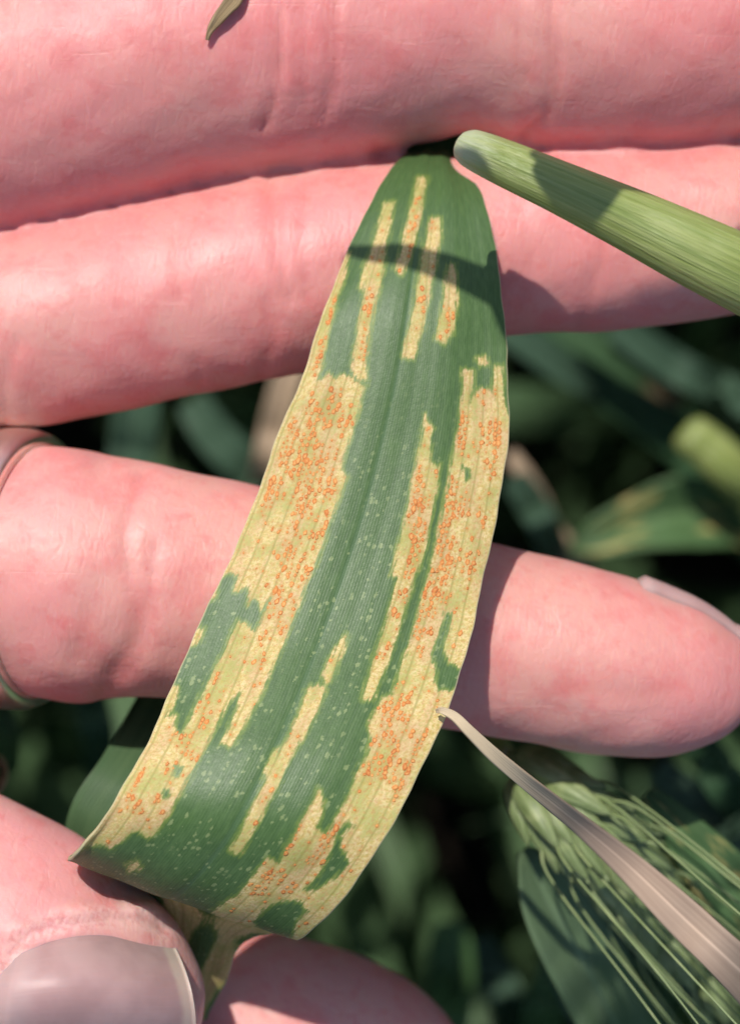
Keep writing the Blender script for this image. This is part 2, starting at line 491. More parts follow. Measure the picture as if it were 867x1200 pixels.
for p, q in zip(per, per[1:] + per[:1]):
    F.append((q, p, p + o_, q + o_))
nail = new_obj('fingernail', np.vstack([Vn, Vb]), F, M_nail, hand2, {'nc': ('FLOAT_VECTOR', np.array(NCs + NCs))})

# ring finger nail seen edge on along the top of the tip
def side_nail(rows, s0, s1, a0, a1, parent):
    P = catmull([T(r[0], r[1], r[2]) for r in rows], np.linspace(0, 1, 400))
    rr = catmull(np.array([[r[3]] for r in rows]), np.linspace(0, 1, 400))[:, 0]
    pxs = topx(P)[:, 0]
    V, C = [], []
    n1, n2 = 26, 22
    for off in (0.55, 0.05):
        for i in range(n1):
            s = i / (n1 - 1)
            x = s0 + (s1 - s0) * s
            k = int(np.argmin(abs(pxs - x)))
            t = P[min(k + 2, 399)] - P[max(k - 2, 0)]; t /= np.linalg.norm(t)
            side = np.cross((0, 0, 1), t); side /= np.linalg.norm(side)
            q = np.cross(t, side)
            r = max(rr[k], 5.4 - 0.8 * s)
            for j in range(n2):
                a = math.radians(a0 + (a1 - a0) * j / (n2 - 1))
                sink = 1.2 * (1 - sstep(0, 0.12, s)) + 0.9 * (1 - sstep(0, 0.08, min(j, n2 - 1 - j) / (n2 - 1)))
                V.append(P[k] + (r + off - sink) * (math.cos(a) * side + 0.95 * math.sin(a) * q)); C.append((s, j / (n2 - 1), 0))
    F = grid_faces(n1, n2) + [tuple(reversed(f)) for f in grid_faces(n1, n2, n1 * n2)]
    o2 = n1 * n2
    pr = [i * n2 for i in range(n1)] + [(n1 - 1) * n2 + j for j in range(1, n2)] + [i * n2 + n2 - 1 for i in range(n1 - 2, -1, -1)] + [j for j in range(n2 - 2, 0, -1)]
    for p, q in zip(pr, pr[1:] + pr[:1]):
        F.append((q, p, p + o2, q + o2))
    return new_obj('fingernail', np.array(V), F, M_nail, parent, {'nc': ('FLOAT_VECTOR', np.array(C))})

side_nail(ring_f, 716, 866, 26, -85, hand1)
side_nail(middle_f, 850, 1003, -50, -130, hand1)
side_nail(index_f, 890, 1058, -50, -130, hand1)

# finger ring
ctr = T(44, 667, 4.5)
ax = np.array([0.93, -0.02, 0.30]); ax /= np.linalg.norm(ax)
e1 = np.cross((0, 0, 1), ax); e1 /= np.linalg.norm(e1)
e2 = np.cross(ax, e1)
V = []
prof = [(-3.2, 0.0), (-3.2, 0.9), (-2.6, 1.35), (-1.2, 1.6), (0.4, 1.6), (1.3, 1.3), (1.6, 0.9), (1.6, 0.0), (0, -0.25), (-1.6, -0.25)]
NR = 96
for k in range(NR):
    a = 2 * math.pi * k / NR
    d = math.cos(a) * e1 + math.sin(a) * e2
    for (u, h) in prof:
        V.append(ctr + ax * (u - 1.2) + d * (9.95 + h))
F = []
m = len(prof)
for k in range(NR):
    for j in range(m):
        F.append((k * m + j, ((k + 1) % NR) * m + j, ((k + 1) % NR) * m + (j + 1) % m, k * m + (j + 1) % m))
tag(new_obj('finger_ring', np.array(V), F, M_ring), 'plain polished metal ring round the base of a finger', 'ring')

# ------------------------------------------------------------------ the rusted leaf
rowsL = [(486, 120, -14, 540, 128, -14), (481, 150, -8, 545, 155, -8), (477, 172, -1, 541, 178, -1), (468, 191, 5.5, 543, 198, 5.5), (440, 232, 9, 565, 238, 9), (405, 300, 11.3, 582, 305, 11.3), (379, 362, 12.9, 592, 372, 12.9), (356, 440, 13.8, 594, 440, 13.8), (327, 512, 14.5, 593, 515, 14.5), (297, 590, 15.4, 583, 600, 15.4), (266, 662, 16.5, 566, 685, 16.5), (232, 740, 18.1, 545, 765, 18.1), (199, 816, 20.3, 520, 840, 20.3), (167, 880, 22.3, 488, 915, 22.3), (134, 937, 23.2, 450, 985, 23.2), (106, 977, 22.0, 412, 1037, 22.0), (89, 998, 20, 376, 1076, 20), (80, 1008, 17, 350, 1098, 17), (90, 1003, 14, 338, 1092, 14), (112, 1010, 11.2, 322, 1094, 11.6), (136, 1030, 8.8, 304, 1096, 10), (150, 1058, 6.5, 288, 1102, 8.3), (160, 1092, 4, 276, 1116, 6.5), (168, 1132, 1.8, 262, 1150, 2.8), (176, 1180, 0, 244, 1190, 0.2), (180, 1230, -1.5, 238, 1235, -1.5)]
NU, NVv = 170, 760
ts = np.linspace(0, 1, NVv)
rl = np.array(rowsL, float)
Lp = catmull(np.array([T(*r[:3]) for r in rl]), ts)
Rp = catmull(np.array([T(*r[3:]) for r in rl]), ts)
uu = np.linspace(0, 1, NU)
G = Lp[:, None, :] * (1 - uu)[None, :, None] + Rp[:, None, :] * uu[None, :, None]
# surface normals of the ruled sheet, then camber, midrib groove and slight waviness along them
def grid_normals(G):
    du = np.gradient(G, axis=1); dv = np.gradient(G, axis=0)
    n = np.cross(dv, du); n /= np.linalg.norm(n, axis=2)[..., None] + 1e-12
    return n
Nn = grid_normals(G)
row_i = ts * (len(rl) - 1)
sgn = 1.0 if Nn[NVv // 3, NU // 2, 2] > 0 else -1.0
Nn *= sgn
vv = np.concatenate([[0], np.cumsum(np.linalg.norm(np.diff((Lp + Rp) / 2, axis=0), axis=1))])
camb = 0.65 * np.clip(row_i / 5, 0.3, 1) * (1 - 0.8 * sstep(13.5, 17, row_i)) + 0.1
U2 = uu[None, :]; V2 = vv[:, None]
off = camb[:, None] * (1 - (2 * U2 - 1) ** 2)
off += -0.05 * np.exp(-((U2 - 0.46) / 0.018) ** 2)
off += 0.05 * np.sin(U2 * 21 + 0.4 * np.sin(V2 * 0.13)) + 0.16 * np.sin(V2 * 0.33 + U2 * 5.0) * (2 * U2 - 1) ** 2 + 0.04 * np.sin(V2 * 0.9 + U2 * 9) * np.abs(2 * U2 - 1) ** 3
off += 0.5 * np.exp(-(U2 / 0.02) ** 2) * np.exp(-((row_i[:, None] - 15.5) / 1.2) ** 2)
# edge wobble in plane
wob = 0.12 * np.sin(V2 * 0.31) + 0.05 * np.sin(V2 * 0.83 + 1) + 0.02 * np.sin(V2 * 2.3)
edge = (Rp - Lp); edge /= np.linalg.norm(edge, axis=1)[:, None]
G = G + Nn * off[..., None] + edge[:, None, :] * (wob * (2 * U2 - 1) ** 3)[..., None]
Nn = grid_normals(G) * sgn
PX = topx(G)

lesions = [
    [(490, 210), (499, 209), (495, 240), (488, 275), (479, 308), (470, 322), (463, 318), (472, 285), (481, 245)],
    [(450, 240), (461, 239), (458, 262), (451, 295), (450, 320), (442, 350), (432, 395), (429, 428), (431, 445), (418, 446), (411, 430), (417, 400), (424, 360), (430, 328), (425, 342), (421, 338), (428, 310), (437, 290), (444, 262)],
    [(504, 257), (516, 256), (516, 275), (511, 310), (504, 340), (497, 375), (489, 412), (484, 421), (471, 420), (474, 405), (484, 365), (490, 325), (497, 290)],
    [(525, 312), (532, 310), (534, 335), (536, 350), (533, 375), (529, 392), (520, 405), (510, 397), (515, 375), (520, 345)],
    [(396, 290), (410, 297), (404, 325), (396, 352), (385, 392), (377, 430), (370, 452), (330, 480), (350, 400), (375, 340)],
    [(310, 500), (360, 450), (376, 446), (386, 438), (393, 444), (402, 439), (414, 443), (420, 449), (428, 452), (421, 480), (411, 512), (401, 545), (401, 551), (407, 559), (398, 585), (388, 610), (378, 640), (362, 680), (350, 712), (318, 701), (307, 716), (303, 706), (297, 702), (290, 711), (291, 697), (294, 685), (283, 692), (274, 694), (280, 676), (270, 672), (262, 676), (240, 690)],
    [(318, 700), (350, 700), (342, 734), (327, 768), (314, 797), (300, 828), (288, 850), (280, 865), (270, 876), (260, 872), (266, 858), (275, 840), (281, 822), (286, 806), (280, 800), (290, 760), (299, 742)],
    [(280, 728), (289, 732), (293, 738), (300, 742), (310, 780), (290, 803), (278, 815), (267, 826), (252, 856), (239, 880), (225, 905), (210, 934), (195, 958), (180, 978), (174, 981), (166, 974), (155, 973), (165, 940), (190, 895), (213, 861), (226, 838), (242, 805), (258, 773), (270, 745)],
    [(190, 800), (211, 806), (205, 825), (196, 842), (208, 840), (203, 853), (213, 861), (215, 880), (180, 945), (153, 975), (143, 985), (131, 992), (122, 988), (105, 990), (90, 992), (60, 990), (100, 910), (150, 850)],
    [(408, 743), (404, 760), (395, 780), (387, 800), (380, 803), (379, 790), (384, 775), (392, 760), (400, 750)],
    [(362, 805), (380, 804), (383, 808), (370, 838), (352, 870), (335, 900), (318, 935), (300, 968), (284, 997), (278, 1000), (270, 995), (280, 975), (297, 945), (312, 915), (325, 888), (340, 858), (352, 830)],
    [(322, 880), (328, 876), (325, 895), (316, 910), (308, 918), (310, 905)],
    [(498, 486), (503, 497), (508, 503), (502, 511), (504, 524), (505, 541), (514, 545), (512, 573), (503, 615), (497, 645), (490, 668), (481, 691), (464, 749), (448, 792), (436, 822), (423, 821), (434, 785), (448, 741), (460, 700), (465, 678), (457, 675), (463, 655), (476, 598), (486, 552), (494, 509)],
    [(542, 434), (555, 434), (553, 455), (550, 475), (553, 466), (562, 456), (573, 458), (577, 470), (578, 429), (588, 430), (590, 476), (595, 488), (640, 490), (640, 600), (580, 850), (520, 960), (420, 1080), (345, 1135), (300, 1110), (262, 1085), (250, 1066), (262, 1058), (279, 1048), (302, 1019), (312, 1004), (320, 1006), (326, 1009), (347, 973), (366, 941), (374, 922), (379, 938), (374, 957), (371, 970), (380, 977), (391, 966), (412, 922), (429, 886), (435, 866), (431, 851), (440, 832), (448, 818), (459, 815), (469, 782), (487, 729), (507, 648), (514, 616), (527, 552), (537, 501), (541, 460)],
    [(557, 420), (568, 418), (573, 428), (562, 430)], [(148, 1012), (162, 1008), (166, 1016), (152, 1020)], [(246, 690), (256, 685), (254, 700), (248, 706)], [(229, 738), (240, 736), (236, 750), (226, 756)],
]
holes = [
    [(520, 718), (530, 718), (527, 738), (520, 758), (524, 776), (534, 781), (560, 785), (540, 808), (516, 810), (507, 803), (510, 785), (504, 768), (513, 745)],
    [(395, 972), (410, 962), (414, 966), (402, 978), (400, 990), (411, 1012), (396, 1026), (380, 1036), (362, 1045), (356, 1040), (372, 1025), (386, 1000), (390, 985)],
    [(296, 1078), (318, 1058), (335, 1052), (353, 1056), (361, 1066), (350, 1078), (345, 1090), (340, 1112), (310, 1096)],
    [(541, 546), (550, 549), (552, 560), (545, 564)], [(206, 898), (216, 900), (210, 912), (204, 910)], [(192, 924), (200, 926), (197, 936), (190, 934)],
]


def poly_sdf(P, poly):
    """signed distance, positive inside"""
    x, y = P[:, 0], P[:, 1]
    d = np.full(len(P), 1e9); ins = np.zeros(len(P), bool)
    for (x0, y0), (x1, y1) in zip(poly, poly[1:] + poly[:1]):
        ex, ey = x1 - x0, y1 - y0
        t = np.clip(((x - x0) * ex + (y - y0) * ey) / (ex * ex + ey * ey + 1e-9), 0, 1)
        d = np.minimum(d, (x - x0 - t * ex) ** 2 + (y - y0 - t * ey) ** 2)
        cnd = ((y0 > y) != (y1 > y))
        xi = x0 + (y - y0) / (y1 - y0 + 1e-12) * ex
        ins ^= cnd & (x < xi)
    d = np.sqrt(d)
    return np.where(ins, d, -d)


flat = PX.reshape(-1, 2)
sd = np.full(len(flat), -200.0)
def local_sdf(poly):
    p = np.array(poly)
    mn, mx = p.min(0) - 25, p.max(0) + 25
    k = np.where(((flat > mn) & (flat < mx)).all(1))[0]
    return k, poly_sdf(flat[k], poly)
for p in lesions:
    k, s = local_sdf(p)
    sd[k] = np.maximum(sd[k], np.minimum(s, 25))
for p in holes:
    k, s = local_sdf(p)
    sd[k] = np.minimum(sd[k], -s)
sd = np.clip(sd, -25, 25).reshape(NVv, NU)
# the curled-under end carries stripes of its own
back = np.clip(9 * np.sin(U2 * 15 + 1.2) + 6 * np.sin(V2 * 0.55 + U2 * 7) + 2, -20, 20)
wb = sstep(17.2, 18.4, row_i)[:, None]
sd = sd * (1 - wb) + back * wb
lc = np.stack([np.broadcast_to(U2, (NVv, NU)), np.broadcast_to(V2, (NVv, NU)), np.zeros((NVv, NU))], -1)

b = NB('rusted_leaf')
at = b.attr('lc').outputs['Vector']
sx = b.n('ShaderNodeSeparateXYZ', {0: at})
u, v, _ = sx.outputs
les = b.attr('lesion').outputs['Fac']
stre = b.noise(b.mapping(at, scale=(70, 0.9, 1)), 1.0, 3, 0.6)
stre2 = b.noise(b.mapping(at, scale=(38, 2.4, 1), loc=(3, 7, 1)), 1.0, 3, 0.65)
speck = b.noise(b.mapping(at, scale=(60, 3.2, 1), loc=(9, 2, 4)), 1.0, 3, 0.7)
broad = b.noise(b.mapping(at, scale=(9, 0.28, 1), loc=(1, 5, 2)), 1.0, 3, 0.6)
broad2 = b.noise(b.mapping(at, scale=(12, 0.22, 1), loc=(11, 3, 6)), 1.0, 2, 0.55)
strl = b.noise(b.mapping(at, scale=(75, 0.55, 1), loc=(5, 4, 8)), 1.0, 2, 0.5)
ed = b.math('ADD', les, b.math('MULTIPLY', b.math('SUBTRACT', strl, 0.5), 13.0))
ed = b.math('ADD', ed, b.math('MULTIPLY', b.math('SUBTRACT', stre2, 0.5), 5.0))
ed = b.math('ADD', ed, b.math('MULTIPLY', b.math('SUBTRACT', speck, 0.5), 4.5))
mask = b.ramp(ed, -1.6, 2.2)
halo = b.math('SUBTRACT', b.ramp(ed, -6.0, 0.5), mask, clamp=True)
# healthy tissue
vein = b.math('SINE', b.math('MULTIPLY', u, 88 * 6.283))
vein2 = b.math('SINE', b.math('MULTIPLY', u, 15 * 6.283))
grn = b.mix(b.ramp(stre, 0.3, 0.72), (0.066, 0.132, 0.040), (0.100, 0.180, 0.060))
grn = b.mix(b.math('MULTIPLY', b.ramp(vein, 0.0, 1.0), 0.35), grn, (0.125, 0.210, 0.085))
grn = b.mix(b.math('MULTIPLY', b.ramp(vein2, 0.80, 1.0), 0.35), grn, (0.068, 0.130, 0.048))
grn = b.mix(b.math('MULTIPLY', b.ramp(broad, 0.5, 0.75), 0.30), grn, (0.10, 0.19, 0.045))
rib = b.ramp(b.math('ABSOLUTE', b.math('SUBTRACT', u, 0.46)), 0.016, 0.006)
grn = b.mix(b.math('MULTIPLY', rib, 0.40), grn, (0.10, 0.18, 0.09))
# chlorotic flecks
vor = b.n('ShaderNodeTexVoronoi', {'Vector': b.mapping(at, scale=(46, 1.7, 1)), 'Scale': 1.0, 'Randomness': 1.0})
cellr = b.n('ShaderNodeSeparateXYZ', {0: vor.outputs['Color']})
rad = b.math('MULTIPLY', b.ramp(cellr.outputs[0], 0.25, 1.0), 0.42)
fl = b.ramp(b.math('SUBTRACT', rad, b.math('ADD', vor.outputs['Distance'], b.math('MULTIPLY', b.math('SUBTRACT', speck, 0.5), 1.1))), -0.03, 0.10)
fl = b.math('MULTIPLY', fl, b.ramp(broad2, 0.34, 0.52))
fl = b.math('MULTIPLY', fl, b.ramp(v, 38, 55))
grn = b.mix(b.math('MULTIPLY', fl, 0.6), grn, (0.33, 0.40, 0.17))
grn = b.mix(halo, grn, (0.20, 0.28, 0.06))
# bleached tissue
bl = b.mix(b.ramp(speck, 0.34, 0.62), (0.58, 0.42, 0.12), (0.82, 0.65, 0.31))
bl = b.mix(b.math('MULTIPLY', b.ramp(stre2, 0.45, 0.70), 0.55), bl, (0.85, 0.70, 0.41))
bl = b.mix(b.math('MULTIPLY', b.ramp(broad2, 0.47, 0.62), 0.48), bl, (0.64, 0.41, 0.23))
bl = b.mix(b.math('MULTIPLY', b.ramp(b.math('ADD', broad, b.math('MULTIPLY', b.math('SUBTRACT', speck, 0.5), 0.5)), 0.47, 0.66), 0.62), bl, (0.36, 0.41, 0.10))
bl = b.mix(b.math('MULTIPLY', b.ramp(vein2, 0.84, 1.0), 0.55), bl, (0.30, 0.27, 0.07))
bl = b.mix(b.math('MULTIPLY', b.ramp(stre, 0.50, 0.70), 0.45), bl, (0.52, 0.42, 0.12))
bl = b.mix(b.math('MULTIPLY', b.ramp(b.noise(b.mapping(at, scale=(95, 4.5, 1), loc=(2, 8, 3)), 1.0, 2, 0.6), 0.50, 0.62), 0.40), bl, (0.42, 0.43, 0.12))
bl = b.mix(b.math('MULTIPLY', b.ramp(b.noise(b.mapping(at, scale=(80, 3.6, 1), loc=(6, 1, 9)), 1.0, 2, 0.6), 0.53, 0.65), 0.55), bl, (0.54, 0.29, 0.12))
bl = b.mix(b.math('MULTIPLY', b.ramp(b.attr('spore').outputs['Fac'], 0.1, 0.9), 0.40), bl, (0.56, 0.29, 0.08))
c = b.mix(mask, grn, bl)
# thin bleached margin
em = b.ramp(b.math('ABSOLUTE', b.math('SUBTRACT', u, 0.5)), 0.4935, 0.4985)
c = b.mix(b.math('MULTIPLY', em, 0.8), c, (0.66, 0.60, 0.36))
h = b.math('ADD', b.math('MULTIPLY', vein, 0.10), b.math('ADD', b.math('MULTIPLY', vein2, -0.25), b.math('MULTIPLY', speck, 0.9)))
h = b.math('SUBTRACT', h, b.math('MULTIPLY', mask, 0.35))
rgh = b.math('ADD', 0.42, b.math('MULTIPLY', mask, 0.22))
rgh = b.math('ADD', rgh, b.math('MULTIPLY', b.math('SUBTRACT', speck, 0.5), 0.22))
b.p(Base_Color=c, Roughness=rgh, Normal=b.bump(h, 0.00003, 0.7), Specular_IOR_Level=0.32)
tr = b.n('ShaderNodeBsdfTranslucent', {'Color': c})
mx = b.n('ShaderNodeMixShader', {0: 0.30, 1: b.b.outputs[0], 2: tr.outputs[0]})
b.t.links.new(mx.outputs[0], b.out.inputs[0])
M_leaf = b.m

# rust pustules: clusters (x, y, rx, ry, how many) along the leaf
clusters = [(372, 478, 6, 10, 4), (340, 500, 8, 9, 8), (365, 495, 6, 20, 9), (387, 485, 9, 24, 12), (405, 500, 6, 14, 7), (335, 525, 12, 12, 14), (375, 535, 14, 14, 18), (355, 520, 10, 12, 8), (345, 545, 10, 10, 9), (362, 562, 14, 14, 16), (388, 568, 5, 12, 6), (320, 565, 8, 8, 6), (310, 585, 7, 12, 7), (328, 580, 6, 5, 3), (355, 592, 12, 10, 11), (348, 615, 4, 4, 3), (330, 617, 4, 4, 2), (368, 607, 6, 4, 4), (384, 615, 4, 8, 5), (360, 628, 10, 6, 6), (345, 650, 14, 5, 9), (336, 640, 6, 5, 3), (345, 668, 7, 6, 8), (358, 670, 5, 5, 3), (333, 697, 8, 8, 8), (322, 718, 6, 8, 5), (330, 735, 6, 6, 3), (310, 750, 5, 9, 3), (308, 778, 4, 4, 2), (303, 805, 4, 4, 1), (250, 796, 5, 4, 2), (236, 832, 7, 5, 4), (240, 850, 5, 4, 3), (222, 862, 4, 3, 2), (212, 868, 8, 6, 5), (220, 880, 6, 5, 4), (226, 888, 4, 3, 2), (200, 905, 8, 9, 5), (155, 903, 6, 8, 8), (140, 925, 8, 8, 7), (150, 918, 5, 6, 4), (133, 945, 4, 3, 2), (158, 948, 5, 6, 6), (184, 935, 4, 3, 1),
            (425, 400, 3, 20, 7), (433, 370, 3, 16, 5), (480, 285, 3, 18, 5), (525, 370, 4, 16, 5), (494, 350, 3, 20, 4), (388, 370, 3, 22, 6), (372, 415, 5, 14, 6),
            (490, 560, 4, 10, 5), (485, 575, 4, 6, 3), (488, 590, 5, 8, 6), (497, 585, 4, 6, 3), (478, 600, 5, 8, 6), (495, 620, 7, 7, 9), (490, 640, 7, 10, 9), (483, 660, 5, 6, 4), (480, 674, 4, 5, 3), (474, 700, 4, 6, 4), (466, 721, 3, 3, 2), (446, 768, 5, 4, 5), (455, 757, 3, 3, 1),
            (543, 495, 4, 10, 6), (540, 515, 4, 10, 7), (568, 505, 6, 7, 6), (580, 510, 7, 11, 11), (580, 548, 7, 7, 6), (565, 525, 5, 5, 3), (530, 568, 4, 8, 4), (528, 590, 6, 10, 9), (524, 607, 6, 8, 9), (520, 622, 6, 6, 6), (543, 595, 6, 8, 6), (530, 634, 4, 4, 3), (517, 647, 4, 4, 3), (566, 610, 4, 6, 3), (553, 660, 8, 9, 9), (525, 660, 8, 8, 8), (517, 677, 8, 6, 7), (505, 695, 8, 8, 9), (518, 700, 6, 5, 6), (498, 717, 7, 7, 8), (490, 740, 6, 6, 5), (505, 738, 3, 3, 2), (494, 762, 5, 4, 3), (470, 806, 4, 4, 2), (465, 825, 6, 5, 4), (476, 820, 4, 4, 3), (456, 835, 7, 9, 10), (475, 845, 4, 6, 5), (477, 858, 4, 3, 2), (452, 862, 6, 6, 7), (462, 870, 8, 6, 8), (500, 868, 6, 5, 6), (491, 881, 4, 4, 3), (440, 893, 6, 8, 7), (455, 902, 9, 8, 10), (480, 900, 8, 7, 4), (432, 907, 5, 4, 3), (470, 925, 8, 8, 4), (385, 985, 5, 8, 7), (373, 1003, 6, 6, 6), (320, 1025, 8, 7, 8), (305, 1040, 6, 6, 7), (345, 980, 3, 3, 2), (337, 993, 3, 3, 2), (349, 968, 3, 3, 2), (345, 1040, 9, 6, 3)]
ok_rows = row_i < 17
flat_ok = np.repeat(ok_rows, NU)
flat_u = np.tile(uu, NVv)
cand_idx = np.where(flat_ok & (sd.ravel() > 1.6) & (flat_u > 0.03) & (flat_u < 0.97) & (abs((flat_u * 30) % 1 - 0.5) < 0.3))[0]
cand = flat[cand_idx]
chosen, spore = [], np.zeros(len(flat))
pts_done = []
for (cx, cy, rx, ry, n) in clusters:
    near = np.where((abs(cand[:, 0] - cx) < rx * 2 + 3) & (abs(cand[:, 1] - cy) < ry * 2 + 3))[0]
    if not len(near): continue
    made = tries = 0
    while made < n * 1.4 and tries < n * 20:
        tries += 1
        x = cx + rng.normal() * rx * 0.62; y = cy + rng.normal() * ry * 0.62
        k = near[np.argmin((cand[near, 0] - x) ** 2 + (cand[near, 1] - y) ** 2)]
        q = cand[k]
        if any((q[0] - a) ** 2 + (q[1] - bb) ** 2 < 19 for a, bb in pts_done[-80:]): continue
        pts_done.append((q[0], q[1])); chosen.append(cand_idx[k]); made += 1
extra = rng.choice(cand_idx, 220, replace=False)
chosen += list(extra)
for ci in chosen:
    r_, c_ = divmod(int(ci), NU)
    r0, r1, c0, c1 = max(0, r_ - 8), min(NVv, r_ + 9), max(0, c_ - 6), min(NU, c_ + 7)
    blk = G[r0:r1, c0:c1] - G[r_, c_]
    sp = np.exp(-(blk ** 2).sum(-1) / 0.09)
    idx = (np.arange(r0, r1)[:, None] * NU + np.arange(c0, c1)[None, :])
    spore[idx] = np.maximum(spore[idx], sp)

leaf = empty('wheat_leaf', T(505, 190, 0))
tag(leaf, 'broad green leaf striped with bleached yellow lesions and orange rust, curling toward the thumb', 'leaf')
blade_o = new_obj('blade', G.reshape(-1, 3), grid_faces(NVv, NU), M_leaf, leaf,
                  {'lc': ('FLOAT_VECTOR', lc.reshape(-1, 3)), 'lesion': ('FLOAT', sd.ravel()), 'spore': ('FLOAT', spore)})
mdl = blade_o.modifiers.new('thickness', 'SOLIDIFY'); mdl.thickness = 0.00028; mdl.offset = -1 if sgn < 0 else 1
mdl.offset = 0.0

b = NB('rust_spores')
pc = b.attr('pc').outputs['Vector']
sx = b.n('ShaderNodeSeparateXYZ', {0: pc})
co = b.n('ShaderNodeTexCoord').outputs['Object']
nz = b.noise(co, 6000, 2)
c = b.mix(sx.outputs[0], (0.52, 0.19, 0.045), (0.38, 0.10, 0.022))
c = b.mix(b.math('MULTIPLY', b.ramp(sx.outputs[1], 0.75, 0.0), 0.75), c, (0.64, 0.34, 0.11))
c = b.mix(b.math('MULTIPLY', b.ramp(nz, 0.45, 0.7), 0.35), c, (0.62, 0.28, 0.08))
b.p(Base_Color=c, Roughness=0.7, Normal=b.bump(nz, 0.00006, 0.8), Specular_IOR_Level=0.3)
M_rust = b.m
PV, PF, PC = [], [], []
Gf = G.reshape(-1, 3); Nf = Nn.reshape(-1, 3)
dV = np.gradient(G, axis=0).reshape(-1, 3)
for q, ci in enumerate(chosen):
    p = Gf[ci]; n = Nf[ci]; t = dV[ci] / np.linalg.norm(dV[ci]); s = np.cross(n, t)
    sc = 0.07 + 0.15 * rng.random() ** 1.6 * (0.7 if q >= len(chosen) - 220 else 1.0)
    la = sc * rng.uniform(1.1, 1.8); ang = rng.normal() * 0.3
    tt = t * math.cos(ang) + s * math.sin(ang); ssd = s * math.cos(ang) - t * math.sin(ang)
    tone = rng.random() ** 1.3
    base = len(PV); m = 9
    dent = rng.uniform(0.05, 0.75)
    for (rr_, hh, rad_) in ((1.12, 0.13, 1.0), (0.80, 0.16, 0.8), (0.45, 0.165 - 0.02 * dent, 0.35)):
        for k in range(m):
            a = 2 * math.pi * k / m
            j = 1 + 0.2 * rng.normal() * (rr_ > 0.7)
            PV.append(p + tt * la * rr_ * j * math.cos(a) + ssd * sc * rr_ * j * math.sin(a) + n * (hh if rr_ < 1.1 else 0.10))
            PC.append((tone * (0.5 + 0.5 * rad_), 1 - rad_ * 0.0 if rad_ > 0.7 else dent, 0))
    PV.append(p + n * (0.168 - 0.03 * dent)); PC.append((tone * 0.4, 0.2 * dent, 0))
    for i in range(2):
        for k in range(m):
            k2 = (k + 1) % m
            PF.append((base + i * m + k, base + i * m + k2, base + (i + 1) * m + k2, base + (i + 1) * m + k))
    for k in range(m):
        PF.append((base + 2 * m + k, base + 2 * m + (k + 1) % m, base + 3 * m))
pu = new_obj('rust_pustules', np.array(PV), PF, M_rust, leaf, {'pc': ('FLOAT_VECTOR', np.array(PC))})
tag(pu, kind='stuff')


# ------------------------------------------------------------------ other leaves
def leaf_blade(name, rows, mat, label, cat='leaf', group=None, n=70, nu=13, vee=0.18, curl=0.0, thick=0.25, parent=None, raw=False, tipdir=1):
    """rows: (px, py, z mm, width px, roll degrees); a curved V-section blade with real thickness"""
    rows = [tuple(r) + (0,) * (5 - len(r)) for r in rows]
    P0 = np.array([T(r[0], r[1], r[2]) for r in rows])
    tt = np.linspace(0, 1, n)
    P = catmull(P0, tt)
    wd = np.maximum(catmull(np.array([[r[3] * K * (D - r[2]) / D] for r in rows]), tt)[:, 0], 0.12)
    rl_ = np.radians(catmull(np.array([[r[4]] for r in rows]), tt)[:, 0])
    t = np.gradient(P, axis=0); t /= np.linalg.norm(t, axis=1)[:, None] + 1e-9
    ln = np.concatenate([[0], np.cumsum(np.linalg.norm(np.diff(P, axis=0), axis=1))])
    V, C, TF = [], [], []
    rnd = R.random() * 10
    for i in range(n):
        s = np.cross(t[i], (0, 0, 1)); s /= np.linalg.norm(s) + 1e-9
        q = np.cross(s, t[i])
        s2 = s * math.cos(rl_[i]) + q * math.sin(rl_[i]); q2 = q * math.cos(rl_[i]) - s * math.sin(rl_[i])
        for j in range(nu):
            a = j / (nu - 1) * 2 - 1
            wv = 0.04 * math.sin(ln[i] * 0.5 + rnd) * a
            V.append(P[i] + s2 * (a * wd[i] / 2 * (1 - curl * 0.25 * a * a)) + q2 * wd[i] * (vee * abs(a) ** 1.3 + curl * a * a * 0.5 + wv))
            C.append(((a + 1) / 2, ln[i], rnd)); TF.append(tt[i] if tipdir > 0 else 1 - tt[i])
    if raw:
        return np.array(V), grid_faces(n, nu), C, TF
    o = new_obj(name, np.array(V), grid_faces(n, nu), mat, parent, {'lc': ('FLOAT_VECTOR', np.array(C)), 'tipf': ('FLOAT', np.array(TF))})
    md = o.modifiers.new('thickness', 'SOLIDIFY'); md.thickness = thick / 1000; md.offset = 0
    if parent is None:
        tag(o, label, cat, group)
    return o


# thick green stem across the upper right
b = NB('stem_green')
at = b.attr('lc').outputs['Vector']
st = b.noise(b.mapping(at, scale=(46, 0.10, 1)), 1.0, 3, 0.65)
st2 = b.noise(b.mapping(at, scale=(9, 0.05, 1), loc=(4, 1, 1)), 1.0, 2)
sx = b.n('ShaderNodeSeparateXYZ', {0: at})
c = b.mix(b.ramp(st, 0.3, 0.7), (0.185, 0.225, 0.050), (0.31, 0.345, 0.12))
c = b.mix(b.math('MULTIPLY', b.ramp(st2, 0.42, 0.7), 0.5), c, (0.13, 0.20, 0.04))
tipw = b.ramp(b.math('ADD', sx.outputs[1], b.math('MULTIPLY', st, 5.5)), 6.2, 1.6)
c = b.mix(b.math('MULTIPLY', tipw, 0.6), c, (0.56, 0.58, 0.44))
b.p(Base_Color=c, Roughness=0.38, Normal=b.bump(st, 0.0003, 0.9), Subsurface_Weight=0.25, Subsurface_Radius=(0.5, 0.8, 0.2), Subsurface_Scale=0.001)
M_stem = b.m


